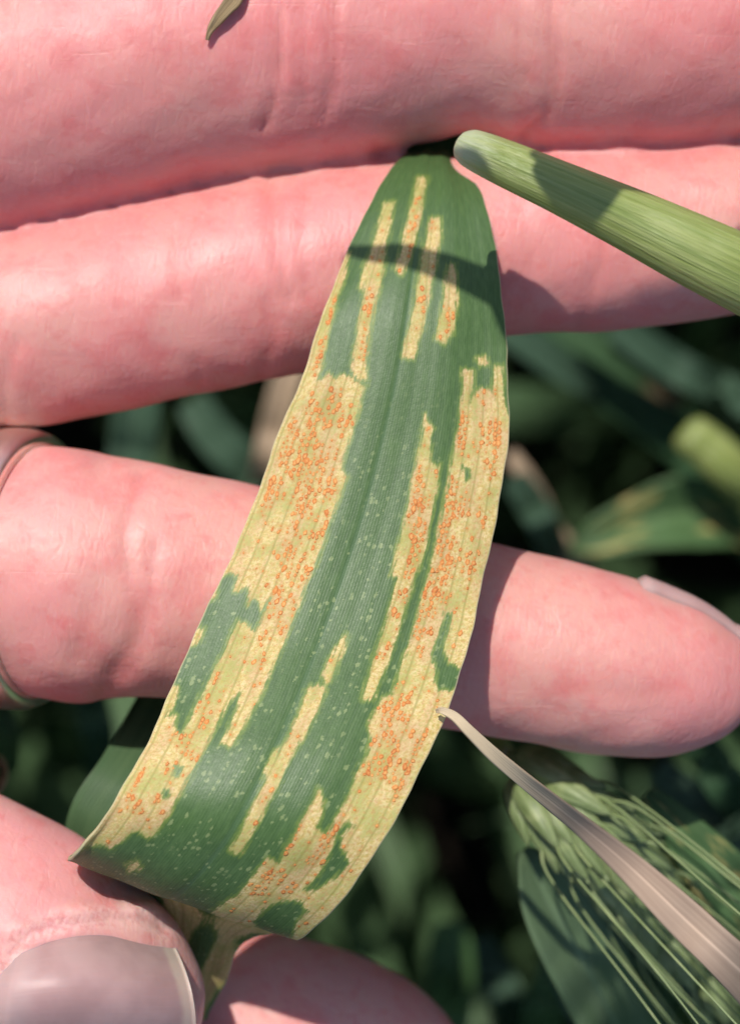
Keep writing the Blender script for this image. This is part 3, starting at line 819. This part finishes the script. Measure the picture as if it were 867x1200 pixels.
def stem(name, rows, mat, label, nseg=32, n=90, parent=None, cat='stem', group=None, v0=0):
    path = [T(r[0], r[1], r[2]) for r in rows]
    rad = [r[3] * K * (D - r[2]) / D / 2 for r in rows]
    V, F = tube(path, rad, nseg, n=n)
    # ribs
    P = catmull(path, np.linspace(0, 1, n))
    ln = np.concatenate([[0], np.cumsum(np.linalg.norm(np.diff(P, axis=0), axis=1))])
    C = []
    for i in range(n):
        for k in range(nseg):
            C.append((k / nseg, ln[i] + v0, 0))
            V[i * nseg + k] += (V[i * nseg + k] - P[i]) * 0.012 * math.sin(k / nseg * 2 * math.pi * 9 + 0.3 * math.sin(ln[i] * 0.2))
    C += [(0, v0, 0), (0, ln[-1] + v0, 0)]
    o = new_obj(name, V, F, mat, parent, {'lc': ('FLOAT_VECTOR', np.array(C))})
    if parent is None: tag(o, label, cat, group)
    return o


stem('wheat_culm', [(540, 168.6, 22.9, 14), (541.5, 169.3, 22.9, 29), (545, 171, 23, 40), (556, 176, 23.1, 47), (590, 191, 23.3, 54), (660, 222, 23.6, 62), (740, 259, 23, 74), (810, 293, 23, 84), (880, 327, 22.5, 90), (1000, 388, 18, 96), (1250, 520, -10, 100), (1500, 700, -90, 110), (1700, 860, -260, 130), (1800, 950, -645, 150)],
     M_stem, 'thick ribbed green stem with a pale blunt end crossing in front of two fingers')

# leaf whose tip throws the narrow curved shadow across the stem and the rusted leaf (above the frame)
tsun = 58.0
def toward_sun(p, t): return p + np.array(SUN) * t
def shade_leaf(rows, tail, label):
    cast = [(toward_sun(T(x_, y_, z_), (68 - z_) / SUN.z), w_) for x_, y_, z_, w_ in rows]
    cast += [(toward_sun(T(x_, y_, z_), tsun), w_) for x_, y_, z_, w_ in tail]
    P = catmull([c_[0] for c_ in cast], np.linspace(0, 1, 90)); wd = catmull([[c_[1]] for c_ in cast], np.linspace(0, 1, 90))[:, 0]
    V, C = [], []
    t_ = np.gradient(P, axis=0); t_ /= np.linalg.norm(t_, axis=1)[:, None]
    ln = np.concatenate([[0], np.cumsum(np.linalg.norm(np.diff(P, axis=0), axis=1))])
    for i in range(90):
        s = np.cross(t_[i], np.array(SUN)); s /= np.linalg.norm(s); q = np.cross(s, t_[i])
        for j in range(9):
            a = j / 4 - 1
            V.append(P[i] + s * a * wd[i] / 2 + q * wd[i] * 0.15 * abs(a)); C.append((j / 8, ln[i], 3.0))
    o = new_obj('wheat_leaf', np.array(V), grid_faces(90, 9), M_greenlit, None, {'lc': ('FLOAT_VECTOR', np.array(C)), 'tipf': ('FLOAT', np.zeros(len(V)))})
    md = o.modifiers.new('thickness', 'SOLIDIFY'); md.thickness = 0.00025; md.offset = 0
    tag(o, label, 'leaf')


shade_leaf(((398, 291, 11, 0.6), (430, 293, 12, 1.4), (470, 300, 12, 1.9), (525, 320, 12, 2.4), (575, 341, 12, 2.9), (598, 375, 10, 2.8), (620, 425, 10, 2.8), (660, 480, 10, 3), (750, 530, 10, 3.4), (900, 570, 10, 4)),
           ((1300, 600, 0, 6), (1700, 650, -250, 8), (1900, 660, -645, 8)), 'narrow arching leaf whose tip casts the thin curved shadow on the rusted leaf')
shade_leaf(((640, 262, 18, 0.6), (650, 252, 19, 2.6), (664, 240, 22, 3.8), (686, 229, 24.5, 4.1), (716, 207, 23, 4.2), (820, 335, 10, 4.2), (900, 275, 10, 4.4), (1000, 200, 10, 4.8)),
           ((1400, 20, 0, 7), (1900, -100, -250, 8), (2100, -160, -645, 8)), 'arching leaf whose shadow darkens a patch of the thick green stem')

BG = 'wheat leaves in the dark crop below the hand'
leaf_blade('dry_leaf_tip', [(243, 47, 15.1, 3, 10), (245, 40, 15.2, 5, 20), (250, 30, 15.2, 9, -10), (259, 20, 15.2, 14, 15), (268, 10, 15.2, 17, 20), (276, -2, 15.2, 20, 10), (278, -30, 14.8, 24, 0), (274, -75, 12.6, 30, 0), (262, -118, 7, 36, 0), (250, -150, -4, 40, 0), (235, -190, -60, 60, 0), (200, -250, -300, 80, 0), (190, -270, -645, 90, 0)],
           M_dryolive, 'small twisted dry brown leaf tip lying over the top finger', vee=0.3)
leaf_blade('dry_leaf', [(512, 833, 21.6, 5, 0), (519, 833, 22.3, 8, 0), (533, 840, 22.6, 11, 10), (550, 857, 22.6, 13, 15), (580, 886, 21.5, 16, 5), (615, 915, 19, 18, -8), (650, 943, 15, 20, 0), (690, 975, 10, 25, 0), (740, 1018, 8, 34, 0), (800, 1075, 10, 46, 0), (880, 1150, 9, 56, 0), (1050, 1310, -20, 110, 0), (1300, 1560, -140, 130, 0), (1500, 1760, -400, 140, 0), (1560, 1800, -645, 140, 0)],
           M_drylit, 'withered brown leaf, its sunlit end painted paler, running from the rusted leaf edge over the wheat ear', vee=0.10, n=110, tipdir=-1)
leaf_blade('wheat_leaf', [(420, 520, -40, 130, 0), (330, 650, -28, 130, 0), (260, 760, -14, 128, 0), (214, 850, -4, 122, -8), (172, 915, 2, 118, -12), (135, 968, 3, 112, -12), (112, 1000, 2, 80, -8), (100, 1020, 1, 30, 0)],
           M_spotgreen, 'smooth dull green leaf blade tucked behind the left edge of the rusted leaf', vee=0.1)
leaf_blade('wheat_leaf', [(612, 996, -6, 14, 10), (622, 1012, -6, 38, 10), (640, 1050, -7, 74, 12), (664, 1095, -9, 92, 15), (695, 1150, -13, 98, 20), (740, 1240, -30, 100, 20), (830, 1420, -120, 100, 0), (900, 1600, -645, 90, 0)],
           M_pale, 'pale green leaf with a blunt lit tip just below the wheat ear', group=BG)
leaf_blade('wheat_leaf', [(756, 930, -5, 16, 0), (775, 948, -5, 34, 5), (810, 990, -5, 58, 10), (850, 1040, -7, 78, 10), (900, 1110, -18, 92, 5), (1000, 1260, -92, 100, 0), (1100, 1420, -300, 100, 0), (1120, 1460, -645, 100, 0)],
           M_spotted, 'green leaf with yellow blotches beside the wheat ear awns', group=BG)
leaf_blade('wheat_leaf', [(668, 646, -92, 10, 20), (700, 634, -92, 44, 15), (745, 618, -93, 66, 10), (795, 604, -94, 84, 5), (850, 604, -97, 70, 0), (930, 610, -112, 74, 0), (1150, 640, -200, 80, 0), (1250, 660, -645, 80, 0)],
           M_spotted, 'folded green leaf with tan blotches pointing left above the ring finger tip', group=BG, vee=0.45)
stem('wheat_culm', [(800, 503, -84, 30), (806, 508, -84, 46), (825, 522, -84, 52), (870, 562, -86, 56), (960, 640, -102, 60), (1120, 780, -200, 70), (1180, 830, -645, 80)], M_stem, 'short bright green stem in the dark gap right of the leaf', v0=20)
leaf_blade('wheat_leaf', [(655, 380, -104, 40, 10), (700, 405, -104, 42, 10), (750, 436, -105, 40, 8), (778, 455, -107, 30, 5), (800, 475, -110, 8, 0)], M_greentip, 'green leaf ending in a tan tip under the middle finger', group=BG)
leaf_blade('wheat_leaf', [(560, 360, -102, 40, 0), (620, 405, -103, 40, 10), (665, 438, -105, 38, 15), (690, 455, -108, 24, 15), (705, 468, -112, 6, 0)], M_teal, 'grey green leaf tip beside the right edge of the rusted leaf', group=BG)
leaf_blade('wheat_leaf', [(598, 530, -90, 14, 0), (615, 558, -90, 22, 0), (632, 590, -92, 26, 0), (648, 615, -94, 18, 0), (700, 700, -120, 30, 0), (760, 820, -300, 40, 0), (770, 850, -645, 40, 0)], M_tan, 'dry straw coloured leaf beside the lower right edge of the rusted leaf', group=BG)
leaf_blade('wheat_leaf', [(600, 560, -84, 30, 0), (622, 592, -86, 38, 0), (645, 640, -92, 36, 0), (680, 760, -200, 40, 0), (690, 800, -645, 40, 0)], M_teal, 'blue green leaf below the straw coloured dry leaf', group=BG)
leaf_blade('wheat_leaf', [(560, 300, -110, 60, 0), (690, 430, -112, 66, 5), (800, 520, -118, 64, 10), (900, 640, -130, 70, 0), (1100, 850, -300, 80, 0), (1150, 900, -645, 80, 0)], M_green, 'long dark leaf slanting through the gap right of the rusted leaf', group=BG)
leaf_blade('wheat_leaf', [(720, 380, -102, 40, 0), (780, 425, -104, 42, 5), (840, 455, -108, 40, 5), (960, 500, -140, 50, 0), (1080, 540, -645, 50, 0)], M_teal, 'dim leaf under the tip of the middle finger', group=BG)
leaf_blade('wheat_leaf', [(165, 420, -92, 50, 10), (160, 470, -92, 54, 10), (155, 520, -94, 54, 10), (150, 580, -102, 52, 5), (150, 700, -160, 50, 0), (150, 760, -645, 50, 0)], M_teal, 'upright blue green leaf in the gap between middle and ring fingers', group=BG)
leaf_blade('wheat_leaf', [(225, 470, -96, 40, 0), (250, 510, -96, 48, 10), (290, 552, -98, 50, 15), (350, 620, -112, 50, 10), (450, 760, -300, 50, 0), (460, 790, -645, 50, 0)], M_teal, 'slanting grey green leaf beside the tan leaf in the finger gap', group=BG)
leaf_blade('wheat_leaf', [(352, 400, -88, 30, 0), (335, 450, -88, 34, 0), (322, 500, -90, 34, 0), (306, 570, -96, 30, 0), (280, 700, -150, 30, 0), (275, 740, -645, 30, 0)], M_tan, 'tan dry leaf showing in the gap at the left edge of the rusted leaf', group=BG)
leaf_blade('wheat_leaf', [(-40, 800, -50, 40, 0), (0, 850, -50, 40, 10), (14, 890, -54, 20, 0), (18, 905, -58, 5, 0)], M_greenlit, 'pale leaf tip above the thumb', group=BG)
# rolled dead leaf scrap
leaf_blade('wheat_leaf', [(-30, 935, -12, 30, 30), (-4, 925, -12, 34, 40), (8, 908, -13, 32, 60), (4, 890, -15, 28, 70), (-12, 880, -18, 20, 60)], M_tan, 'curled pale scrap of dry leaf above the thumb', group=BG, vee=0.4)
leaf_blade('wheat_leaf', [(95, 780, -102, 40, 0), (108, 825, -104, 44, 0), (120, 880, -112, 40, 0), (130, 960, -200, 40, 0), (130, 980, -645, 40, 0)], M_green, 'dim green leaf under the ring finger beside the rusted leaf', group=BG)
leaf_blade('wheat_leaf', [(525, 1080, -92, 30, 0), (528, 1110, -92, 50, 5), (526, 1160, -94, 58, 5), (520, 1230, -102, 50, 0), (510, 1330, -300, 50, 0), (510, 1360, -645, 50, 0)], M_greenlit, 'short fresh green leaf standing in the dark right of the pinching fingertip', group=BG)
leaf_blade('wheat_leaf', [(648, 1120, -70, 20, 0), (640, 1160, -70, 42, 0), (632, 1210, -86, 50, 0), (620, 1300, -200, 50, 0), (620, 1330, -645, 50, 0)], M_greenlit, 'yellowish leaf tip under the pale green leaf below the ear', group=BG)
leaf_blade('wheat_leaf', [(560, 1100, -110, 24, 0), (580, 1140, -112, 44, 0), (600, 1190, -120, 44, 0), (640, 1280, -300, 50, 0), (640, 1300, -645, 50, 0)], M_teal, 'grey leaf beside the short fresh green leaf', group=BG)
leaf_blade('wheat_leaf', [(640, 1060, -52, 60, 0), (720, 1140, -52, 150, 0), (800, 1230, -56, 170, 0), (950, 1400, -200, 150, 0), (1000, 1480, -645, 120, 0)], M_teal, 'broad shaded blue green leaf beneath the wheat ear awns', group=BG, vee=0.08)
leaf_blade('wheat_leaf', [(790, 830, -60, 26, 0), (830, 890, -60, 46, 5), (870, 950, -62, 50, 5), (980, 1100, -200, 50, 0), (1000, 1140, -645, 50, 0)], M_green, 'dark green leaf below the ring finger tip', group=BG)
leaf_blade('wheat_leaf', [(770, 900, -66, 30, 0), (830, 960, -66, 60, 8), (900, 1040, -70, 60, 0), (1000, 1180, -300, 60, 0), (1010, 1200, -645, 60, 0)], M_teal, 'blue green leaf behind the yellow blotched leaf', group=BG)
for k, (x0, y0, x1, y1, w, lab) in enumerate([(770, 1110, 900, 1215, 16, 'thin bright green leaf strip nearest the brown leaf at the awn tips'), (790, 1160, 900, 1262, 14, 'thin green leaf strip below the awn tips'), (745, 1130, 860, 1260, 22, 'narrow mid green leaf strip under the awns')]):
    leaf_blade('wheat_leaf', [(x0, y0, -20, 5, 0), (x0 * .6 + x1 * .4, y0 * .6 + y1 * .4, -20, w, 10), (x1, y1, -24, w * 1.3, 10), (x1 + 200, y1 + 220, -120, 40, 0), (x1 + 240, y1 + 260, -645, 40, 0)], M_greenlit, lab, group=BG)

# ------------------------------------------------------------------ wheat ear
b = NB('ear_green')
co = b.n('ShaderNodeTexCoord').outputs['Object']
at = b.attr('lc').outputs['Vector']
st = b.noise(b.mapping(at, scale=(16, 0.25, 1)), 1.0, 3, 0.6)
nz = b.noise(co, 400, 2)
c = b.mix(b.ramp(st, 0.3, 0.7), (0.11, 0.155, 0.05), (0.22, 0.275, 0.12))
c = b.mix(b.math('MULTIPLY', b.ramp(nz, 0.5, 0.75), 0.5), c, (0.36, 0.40, 0.18))
b.p(Base_Color=c, Roughness=0.5, Normal=b.bump(st, 0.0002, 0.8), Subsurface_Weight=0.15, Subsurface_Radius=(0.5, 0.8, 0.2), Subsurface_Scale=0.001)
M_ear = b.m

ear_path = np.array([T(596, 886, -5), T(640, 930, -3), T(700, 985, -4), T(770, 1060, -9), T(850, 1150, -15), T(900, 1210, -21)])
EP = catmull(ear_path, np.linspace(0, 1, 60))
ear = empty('wheat_ear', EP[0])
tag(ear, 'green bearded wheat ear with plump spikelets lying below the ring fingertip', 'wheat ear')
V, F = tube(EP[::6], [0.8] * 10, 8, n=40)
new_obj('rachis', V, F, M_ear, ear, {'lc': ('FLOAT_VECTOR', np.zeros((len(V), 3)))})


def husk(base, d, side, nrm, length, width):
    """pointed boat-shaped husk"""
    n, m = 12, 10
    V, C = [], []
    for i in range(n):
        s = i / (n - 1)
        w = width * (math.sin(math.pi * min(1, s * 0.97 + 0.03) ** 0.72)) ** 0.8 * 0.5 + 0.04
        c0 = base + d * length * s + nrm * 0.35 * width * math.sin(s * math.pi)
        for k in range(m):
            a = 2 * math.pi * k / m
            keel = 1 + 0.28 * max(0, math.cos(a - math.pi / 2)) ** 4
            V.append(c0 + side * w * math.cos(a) + nrm * w * 0.72 * keel * math.sin(a)); C.append((k / m, s * length, base[0]))
    return np.array(V), grid_faces(n, m, 0, True), C


ns_ = 15
for i in range(ns_):
    s = 0.02 + 0.80 * i / (ns_ - 1)
    k = int(s * 59)
    p = EP[k]; d = EP[min(k + 2, 59)] - EP[max(k - 2, 0)]; d /= np.linalg.norm(d)
    sd_ = np.cross((0, 0, 1), d); sd_ /= np.linalg.norm(sd_)
    sg = 1 if i % 2 == 0 else -1
    size = (1.0 if i < 9 else 1.0 - 0.06 * (i - 8))
    parts, CC, tips = [], [], []
    for (spread, lift, ln_, w_) in ((0.46, 0.1, 7.4, 2.6), (0.28, 0.6, 8.2, 2.5), (0.10, 0.4, 8.8, 2.3), (0.36, -0.4, 7.4, 2.4), (0.54, 0.35, 6.4, 2.2)):
        dd = d + sd_ * sg * spread * R.uniform(0.8, 1.15) + np.array([0, 0, lift * 0.35]); dd /= np.linalg.norm(dd)
        sside = np.cross((0, 0, 1), dd); sside /= np.linalg.norm(sside); nn_ = np.cross(dd, sside)
        if nn_[2] < 0: nn_ = -nn_
        b0 = p + sd_ * sg * (0.5 + spread) + np.array([0, 0, lift * 2.2])
        v, f, c_ = husk(b0, dd, sside, nn_, ln_ * size, w_ * size)
        parts.append((v, f)); CC += c_; tips.append((b0 + dd * ln_ * size, dd))
    V, F = merge(parts)
    sp = new_obj('spikelet', V, F, M_ear, ear, {'lc': ('FLOAT_VECTOR', np.array(CC))})
    for (tp, dd) in tips[:3]:
        L = R.uniform(30, 46)
        d2 = dd * 0.3 + d * 0.9; d2 /= np.linalg.norm(d2)
        path = [tp - dd * 0.6, tp + dd * L * .08, tp + dd * L * .1 + d2 * L * .35, tp + dd * L * .12 + d2 * L * .85 + np.array([R.uniform(-2, 2), R.uniform(-2, 2), R.uniform(-6, -2)])]
        V, F = tube(path, [0.16, 0.12, 0.09, 0.03], 6, n=16)
        new_obj('awn', V, F, M_ear, sp, {'lc': ('FLOAT_VECTOR', np.zeros((len(V), 3)))})
stem('stalk', [(598, 888, -5, 22), (562, 850, -22, 24), (520, 800, -60, 26), (500, 760, -200, 28), (520, 760, -645, 34)], M_stem, None, parent=ear)

# ------------------------------------------------------------------ the surrounding crop, one mass
LIT = [(660, 900, 480, 650), (590, 790, 370, 470), (120, 340, 430, 570), (500, 560, 1080, 1190), (600, 660, 530, 620)]


def crop(name, label, spots, mat, seed):
    rr = random.Random(seed)
    Vs, Fs, Cs, Ts, o = [], [], [], [], 0
    for (x, y, top) in spots:
        a = rr.uniform(0, 2 * math.pi); reach = rr.uniform(60, 180); ln_ = rr.uniform(0.35, 0.7)
        n, nu = 14, 5
        root = np.array([x, y, -650.0]); w = rr.uniform(5, 13)
        ctrl = [root, np.array([x + rr.uniform(-25, 25), y + rr.uniform(-25, 25), top - (top + 650) * 0.45]), np.array([x + math.cos(a) * reach * .25, y + math.sin(a) * reach * .25, top]),
                np.array([x + math.cos(a) * reach * .75, y + math.sin(a) * reach * .75, top - rr.uniform(0, 30)]), np.array([x + math.cos(a) * reach * 1.2, y + math.sin(a) * reach * 1.2, top - rr.uniform(40, 130)])]
        P = catmull(ctrl, np.linspace(0, 1, n))
        if abs(topx(P)[..., 0] - W / 2).max() < 0: continue
        px_ = topx(np.minimum(P, [1e9, 1e9, 150]))
        infr = (px_[:, 0] > -220) & (px_[:, 0] < 1090) & (px_[:, 1] > -220) & (px_[:, 1] < 1420)
        if (infr & (P[:, 2] > -120)).any(): continue
        # leave the sun a way down to the leaves that are lit in the photograph
        Q = P - np.array(SUN) * ((P[:, 2] + 95) / SUN.z)[:, None]
        qx = topx(Q); up_ = P[:, 2] > -95
        if any((up_ & (qx[:, 0] > a0 - 40) & (qx[:, 0] < a1 + 40) & (qx[:, 1] > b0 - 40) & (qx[:, 1] < b1 + 40)).any() for a0, a1, b0, b1 in LIT): continue
        t = np.gradient(P, axis=0); t /= np.linalg.norm(t, axis=1)[:, None]
        rnd = rr.random() * 10; tw = rr.uniform(-1, 1)
        ln = np.concatenate([[0], np.cumsum(np.linalg.norm(np.diff(P, axis=0), axis=1))])
        s0 = np.array([-math.sin(a), math.cos(a), 0])
        for i in range(n):
            f = i / (n - 1)
            ww = w * (0.35 + 0.65 * min(1, f * 2.2)) * (1 - max(0, (f - 0.6) / 0.4) ** 1.6)
            s = s0 - t[i] * (s0 @ t[i]); s /= np.linalg.norm(s); q = np.cross(s, t[i]); s = s * math.cos(tw * f) + q * math.sin(tw * f)
            for j in range(nu):
                aa_ = j / 2 - 1
                Vs.append(P[i] + s * ww * .5 * aa_ + q * ww * 0.15 * abs(aa_)); Cs.append(((aa_ + 1) / 2, ln[i], rnd)); Ts.append(f)
        Fs += grid_faces(n, nu, o); o += n * nu
    ob = new_obj(name, np.array(Vs), Fs, mat, None, {'lc': ('FLOAT_VECTOR', np.array(Cs)), 'tipf': ('FLOAT', np.array(Ts))})
    tag(ob, label, 'crop', kind='stuff')
    return ob

sp1 = [(R.uniform(-330, 330), R.uniform(-330, 420), R.uniform(-420, -130)) for _ in range(800)]
crop('crop_undergrowth', 'dark tangle of wheat leaves far below the hand', sp1, M_spotgreen, 3)
sp2 = []
for _ in range(900):
    x, y = R.uniform(-520, 520), R.uniform(-420, 620)
    if abs(x) < 45 and -60 < y < 50: continue
    sp2.append((x, y, R.uniform(-160, -20)))
crop('crop_canopy', 'mass of wheat leaves standing round the hand', sp2, M_green, 5)
